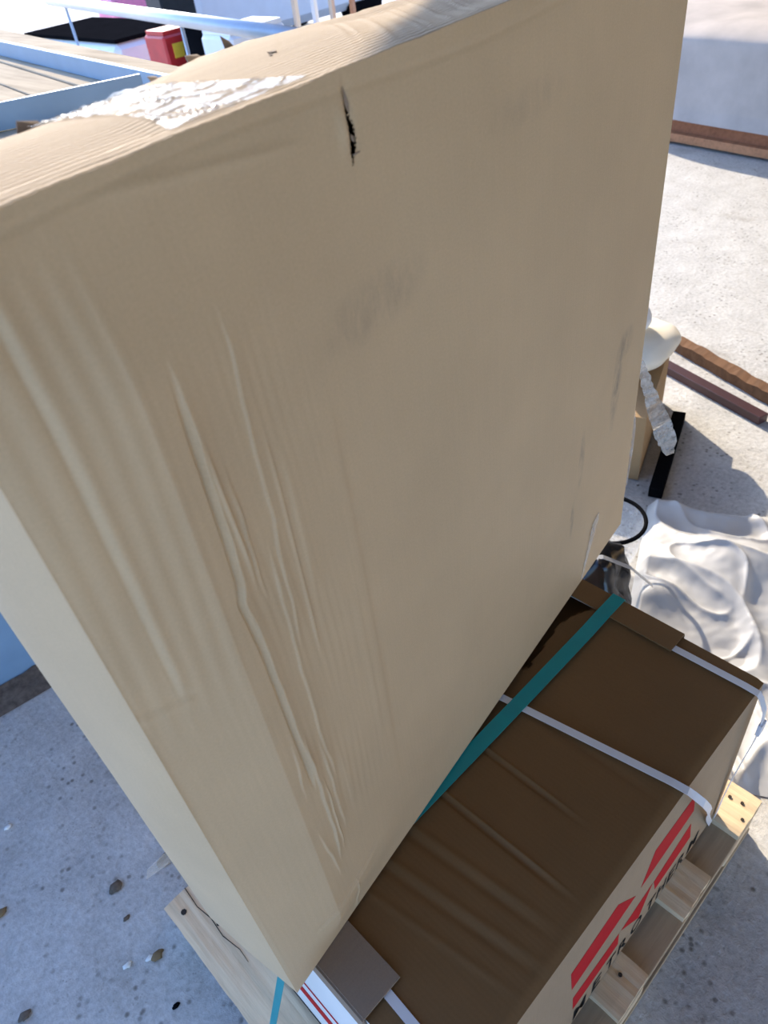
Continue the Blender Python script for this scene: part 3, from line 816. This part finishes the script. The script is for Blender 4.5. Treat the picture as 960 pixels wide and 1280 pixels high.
# ------------------------------------------------------------------ brown carton, cushions and bar behind
bc = empty('brown_carton', (2.05, 1.02, 0), 'plain brown carton on the floor behind the tall box, white cushions on top', 'carton')
ang = math.atan2(0.15, 0.40)
Qz = Quaternion((0, 0, 1), ang)
def lp(x, y, z): 
    v = Qz @ Vector((x, y, z)); return (v.x + 1.97, v.y + 0.99, z)
for (c, d, nme) in (((0, -0.15, 0.13), (0.50, 0.004, 0.25), 'side_panel'), ((0, 0.15, 0.13), (0.50, 0.004, 0.25), 'side_panel'),
                    ((-0.248, 0, 0.13), (0.004, 0.296, 0.25), 'end_panel'), ((0.248, 0, 0.13), (0.004, 0.296, 0.25), 'end_panel'), ((0, 0, 0.257), (0.50, 0.304, 0.004), 'top_panel')):
    MB().box(lp(*c), d, ang).build(nme, M['brown_box'], bc)
c1_ = blob('foam_cushion', lp(0.09, -0.06, 0.325), (0.17, 0.12, 0.06), M['cream'], 1.2, 0.08, 0.262, None, 4, loc=lp(0.09, -0.06, 0.262))
tag(c1_, 'rounded cream cushion lying on the brown carton, lower of the pair', 'cushion')
c2_ = blob('foam_cushion', lp(0.05, 0.00, 0.430), (0.115, 0.085, 0.05), M['whitep'], 5.2, 0.08, 0.388, None, 4, loc=lp(0.05, 0.00, 0.388))
tag(c2_, 'white rounded cushion on top of the cream one', 'cushion')
o = MB().box((1.965, 0.751, 0.020), (0.47, 0.045, 0.038), math.atan2(0.177, 0.49)).build('steel_bar', M['rubber'], None, loc=(1.945, 0.744, 0.001))
tag(o, 'short black bar lying on the floor along the brown carton', 'bar')

# laths on the floor
mb = MB()
a0, a1 = Vector((2.76, 1.41, 0.024)), Vector((2.42, 0.45, 0.024))
N_ = 40; prof = [(-1, -1), (1, -1), (1, 1), (-1, 1)]
dd = (a1 - a0).normalized(); sd = Vector((-dd.y, dd.x, 0))
VV = []; FF = []
for i in range(N_):
    q = a0.lerp(a1, i / (N_ - 1))
    for (a, b) in prof:
        j_ = 0.005 * noise.noise(Vector((i * 0.31, a * 3, b * 5))) + 0.004 * noise.noise(Vector((i * 2.3, a * 9, b)))
        VV.append(q + sd * (a * 0.026 + j_) + Vector((0, 0, b * 0.022 + (j_ if b > 0 else 0))))
    if i:
        for k in range(4): FF.append(((i - 1) * 4 + k, (i - 1) * 4 + (k + 1) % 4, i * 4 + (k + 1) % 4, i * 4 + k))
FF += [(3, 2, 1, 0), ((N_ - 1) * 4, (N_ - 1) * 4 + 1, (N_ - 1) * 4 + 2, (N_ - 1) * 4 + 3)]
mb.add(VV, FF)
o = mb.build('wooden_lath', M['lath'], None, loc=(2.6, 0.95, 0)); tag(o, 'splintered brown wooden lath lying on the sunlit floor beyond the brown carton', 'lath')
a0, a1 = Vector((2.56, 1.36, 0.018)), Vector((2.335, 0.585, 0.018))
mid = (a0 + a1) / 2
o = MB().box(mid, ((a1 - a0).length, 0.045, 0.034), math.atan2((a1 - a0).y, (a1 - a0).x)).build('steel_tube', M['maroon'], None, loc=(mid.x, mid.y, 0.001))
tag(o, 'dark maroon square tube lying beside the splintered lath', 'tube')

# ------------------------------------------------------------------ cloth-covered block on a wooden base (far right)
cov = empty('covered_table', (5.9, 2.2, 0), 'round-cornered block under a grey dust sheet on a red-brown wooden base, far right', 'covered furniture')
dirv = np.array([-0.14, -0.99]); nrm2 = np.array([0.99, -0.14])
p0 = np.array([5.06, 2.60])
def cp(a, b, z): q = p0 + dirv * a + nrm2 * b; return (q[0], q[1], z)
MB().prism([cp(-1.0, 0.05, 0.05), cp(2.2, 0.05, 0.05), cp(2.2, 1.6, 0.05), cp(-1.0, 1.6, 0.05)], (0, 0, 1), 0.10).build('wooden_base', M['redwood'], cov)
MB().prism([cp(-1.0, 0.0, 0.02), cp(2.2, 0.0, 0.02), cp(2.2, 0.06, 0.02), cp(-1.0, 0.06, 0.02)], (0, 0, 1), 0.05).build('lower_strip', M['orangewood'], cov)
for a_ in (-0.8, 0.6, 2.0):
    for b_ in (0.25, 1.4):
        MB().box(cp(a_, b_, 0.025), (0.1, 0.1, 0.05)).build('foot', M['redwood'], cov)
VV = []; FF = []
na_, nl = 90, 26
for i in range(nl):
    t = i / (nl - 1)
    for k in range(na_):
        an = 2 * math.pi * k / na_
        ca, sa = math.cos(an), math.sin(an)
        e = 0.5
        sx = math.copysign(abs(ca) ** e, ca); sy = math.copysign(abs(sa) ** e, sa)
        if t < 0.6:
            zz = 0.153 + t / 0.6 * 0.45; rr = 1.0 - 0.03 * t + 0.012 * math.sin(an * 9 + 2 * math.sin(an * 3)) * (1 - t) + (0.015 if t < 0.05 else 0)
        else:
            q = (t - 0.6) / 0.4
            zz = 0.61 + 0.09 * math.sin(q * math.pi / 2); rr = math.cos(q * math.pi / 2) ** 0.55 * 0.982 + 1e-3
        x_ = 0.6 + 1.65 * sx * rr; y_ = 0.90 + 0.89 * sy * rr
        z_ = zz + 0.02 * noise.noise(Vector((x_ * 2.5, y_ * 2.5, 2))) * (1 if t > 0.5 else 0.0)
        VV.append(cp(x_, y_, z_))
    if i:
        for k in range(na_): FF.append(((i - 1) * na_ + k, (i - 1) * na_ + (k + 1) % na_, i * na_ + (k + 1) % na_, i * na_ + k))
mesh('dust_sheet', VV, FF, M['cloth'], cov, smooth_shade=True)

# ------------------------------------------------------------------ tall blue-grey steel rack with plank deck (far left)
ZD = 1.36
rot = -0.13
rk = empty('steel_rack', (0.2, 1.6, 0), 'tall blue-grey steel stillage with a deck of weathered planks, behind the tall carton', 'rack')
ex_ = Vector((math.cos(rot), math.sin(rot), 0)); ey_ = Vector((-math.sin(rot), math.cos(rot), 0)); ro = Vector((0.96, 1.52, 0))
def rp(x, y, z): return ro + ex_ * x + ey_ * y + Vector((0, 0, z))     # x<0 goes left, y goes back
def rbox(x0, x1, y0, y1, z0, z1): 
    c = rp((x0 + x1) / 2, (y0 + y1) / 2, (z0 + z1) / 2)
    return MB().box(c, (x1 - x0, y1 - y0, z1 - z0), rot)
rbox(-1.75, 0.0, 0.03, 0.06, 0.0, ZD - 0.12).build('front_panel', M['blue'], rk)
rbox(-0.03, 0.0, 0.06, 1.75, 0.0, ZD - 0.12).build('side_panel', M['blue'], rk)
rbox(-1.75, -1.72, 0.06, 1.75, 0.0, ZD - 0.12).build('side_panel', M['blue'], rk)
rbox(-1.75, 0.0, 1.75, 1.78, 0.0, ZD - 0.12).build('rear_panel', M['blue'], rk)
rbox(-1.76, 0.01, 0.0, 0.09, ZD - 0.12, ZD - 0.03).build('top_rail', M['blue'], rk)
rbox(-1.76, 0.01, 1.70, 1.79, ZD - 0.12, ZD - 0.03).build('top_rail', M['blue'], rk)
x = 0.05; k = 0
while x > -1.8:
    w_ = 0.118 + 0.012 * math.sin(k * 2.3)
    rbox(x - w_, x - 0.004, 0.10 + 0.02 * (k % 2), 1.95 + 0.03 * math.sin(k), ZD - 0.03, ZD - 0.004 + 0.003 * math.sin(k * 1.7)).build('plank', M['deck'], rk)
    x -= w_; k += 1
xx = 0.05
for w_ in (0.62, 0.58, 0.62):
    rbox(xx - w_, xx - 0.004, -0.03, 0.095, ZD - 0.03, ZD - 0.002).build('plank', M['deck'], rk); xx -= w_
def bar(name, a, b, h, th):
    a, b = Vector(a), Vector(b); m_ = (a + b) / 2
    MB().box((m_.x, m_.y, ZD + h / 2), ((b - a).length, th, h), math.atan2(b.y - a.y, b.x - a.x)).build(name, M['blue'], rk)
bar('rail_bar', (0.806, 1.30), (0.985, 3.00), 0.042, 0.014)
bar('rail_bar', (0.786, 1.505), (-0.45, 2.03), 0.050, 0.014)

# ------------------------------------------------------------------ dry dirt drift at the foot of the rack
VV = []; FF = []
for i in range(40):
    t = i / 39
    for j in range(9):
        a = j / 8
        q = rp(-1.45 + 1.2 * t, 0.026 - 0.10 * a, 0)
        VV.append((q.x, q.y, 0.002 + 0.022 * (1 - a) * (0.6 + 0.5 * noise.noise(Vector((t * 30, a * 4, 0))))))
mesh_o = mesh('dirt_drift', VV, grid_faces(40, 9), M['dirt'], None, smooth_shade=True, loc=tuple(rp(-0.9, 0, 0)))
tag(mesh_o, 'line of dark dry dirt along the foot of the blue-grey rack', 'dirt', kind='stuff')

# ------------------------------------------------------------------ bits on the left floor
def chip(name, x, y, s, mat, lab, cat, seed, grp=None):
    o_ = blob(name, (x, y, s * 0.3), (s, s * 0.65, s * 0.35), M[mat], seed, 0.5, 0.0006, None, 2, loc=(x, y, 0.0))
    tag(o_, lab, cat, grp)
chip('white_chip', -0.281, 1.253, 0.010, 'chip', 'small white chip lying alone on the floor at the left edge of the picture', 'chip', 1.1)
chip('white_pebble', -0.190, 0.724, 0.009, 'chip', 'white pebble on the floor beside a dark leaf, left of the pallet corner', 'pebble', 2.2)
chip('dry_leaf', -0.176, 0.716, 0.014, 'leaf', 'dark dry leaf right beside the white pebble left of the pallet', 'leaf', 3.1)
chip('dry_leaf', -0.051, 0.879, 0.020, 'leaf', 'dark crumpled leaf on the floor just beyond the pallet corner', 'leaf', 4.1)
chip('dry_leaf', -0.167, 0.913, 0.017, 'dirt', 'brownish flat leaf on the floor left of the tall carton', 'leaf', 5.3)
chip('pebble', -0.184, 0.835, 0.008, 'dirt', 'small brown pebble between the flat leaf and the white pebble', 'pebble', 6.1)
chip('foil_scrap', -0.231, 0.748, 0.010, 'chip', 'shiny pale scrap on the floor left of the white pebble', 'scrap', 7.4)
chip('dark_crumb', -0.200, 0.606, 0.008, 'rubber', 'black crumb on the floor left of the near pallet board', 'crumb', 8.2)
chip('dirt_clod', -0.43, 0.824, 0.014, 'dirt', 'brown clod of dirt at the bottom left corner of the picture', 'clod', 9.9)
chip('dark_crumb', -0.381, 1.063, 0.014, 'leaf', 'dark clump at the left edge below the small white chip', 'crumb', 10.4)

# ------------------------------------------------------------------ yard beyond the rack
rl = empty('handrail', (2.3, 4.0, 0), 'grey galvanised tube rail on thin posts beyond the plank deck', 'handrail')
ra, rb = Vector((2.68, 6.11, 1.2)), Vector((2.02, 2.30, 1.2))
MB().tube([ra, rb], 0.032, 14).build('rail', M['steel'], rl, True)
for t in (0.10, 0.62, 0.97):
    q = ra.lerp(rb, t)
    MB().tube([(q.x, q.y, 0.0), (q.x, q.y, 1.19)], 0.010, 8).build('post', M['steel'], rl, True)
def cabinet(name, x0, x1, y0, y1, h, mat, lab, cat, top=None, extra=None):
    e_ = empty(name, ((x0 + x1) / 2, (y0 + y1) / 2, 0), lab, cat)
    MB().box(((x0 + x1) / 2, (y0 + y1) / 2, (h - 0.03) / 2), (x1 - x0, y1 - y0, h - 0.03)).build('body', M[mat], e_)
    if top: MB().box(((x0 + x1) / 2, (y0 + y1) / 2, h - 0.0145), (x1 - x0 - 0.04, y1 - y0 - 0.04, 0.03)).build('lid', M[top], e_)
    if extra: extra(e_)
    return e_
cabinet('chest', 3.35, 4.15, 6.65, 8.5, 0.80, 'whitep', 'long white chest with a black top standing beyond the handrail', 'chest', 'rubber')
def red_extra(e_):
    MB().box((3.565, 5.995, 0.72), (0.12, 0.006, 0.10)).build('yellow_label', M['yellow'], e_)
cabinet('red_drum', 3.44, 3.70, 6.0, 6.3, 0.86, 'redp', 'red metal can with a yellow label between the white chest and a black barrel', 'can', 'redp', red_extra)
e_ = empty('barrel', (3.66, 5.78, 0), 'black barrel standing between the red can and the white appliance', 'barrel')
MB().tube([(3.66, 5.78, 0.0), (3.66, 5.78, 0.3), (3.66, 5.78, 0.6), (3.66, 5.78, 0.88)], [0.15, 0.17, 0.17, 0.15], 24).build('shell', M['rubber'], e_, True)
def app_extra(e_):
    MB().tube([(3.78, 5.194, 0.66), (3.78, 5.202, 0.66)], 0.13, 24).build('port', M['glass'], e_)
cabinet('white_appliance', 3.52, 4.05, 5.2, 5.6, 0.87, 'whitep', 'white washing machine with a dark round door behind the tall carton', 'appliance', 'whitep', app_extra)
sh = empty('white_van', (6.6, 8.2, 0), 'large white boxy van with dark windows parked in the yard', 'van')
MB().box((6.9, 9.2, 1.05), (3.2, 1.6, 1.6)).build('body', M['whitep'], sh)
for (xw, ww_) in ((5.75, 0.42), (6.30, 0.34)):
    MB().box((xw, 8.392, 1.42), (ww_, 0.02, 0.5)).build('window', M['glass'], sh)
for xw in (5.9, 7.9):
    MB().tube([(xw, 8.42, 0.30), (xw, 8.60, 0.30)], 0.30, 24).build('wheel', M['rubber'], sh)
    MB().tube([(xw, 9.80, 0.30), (xw, 9.98, 0.30)], 0.30, 24).build('wheel', M['rubber'], sh)
for k_, (xp, yp, hp, mt_, lab) in enumerate(((4.68, 5.85, 1.15, 'pale', 'leftmost pale plank leaning upright against the white van'), (4.80, 5.74, 1.25, 'whitep', 'white board standing between two pale planks'),
                                  (4.92, 5.65, 1.2, 'pale', 'pale plank standing right of the white board'), (5.04, 5.52, 1.2, 'orangewood', 'orange-brown plank at the end of the row of upright planks'))):
    o = MB().box((xp, yp, hp / 2), (0.10, 0.03, hp), 0.6).build('upright_plank', M[mt_], None, loc=(xp, yp, 0)); tag(o, lab, 'plank', 'planks standing in the yard')
cabinet('pink_crate', 4.6, 5.2, 8.9, 9.3, 0.90, 'pink', 'pink plastic crate far off in the yard above the grey rail', 'crate', 'pink')
cabinet('dark_cabinet', 4.55, 4.95, 7.8, 8.1, 1.0, 'glass', 'dark cabinet between the pink crate and the white van', 'cabinet', 'rubber')
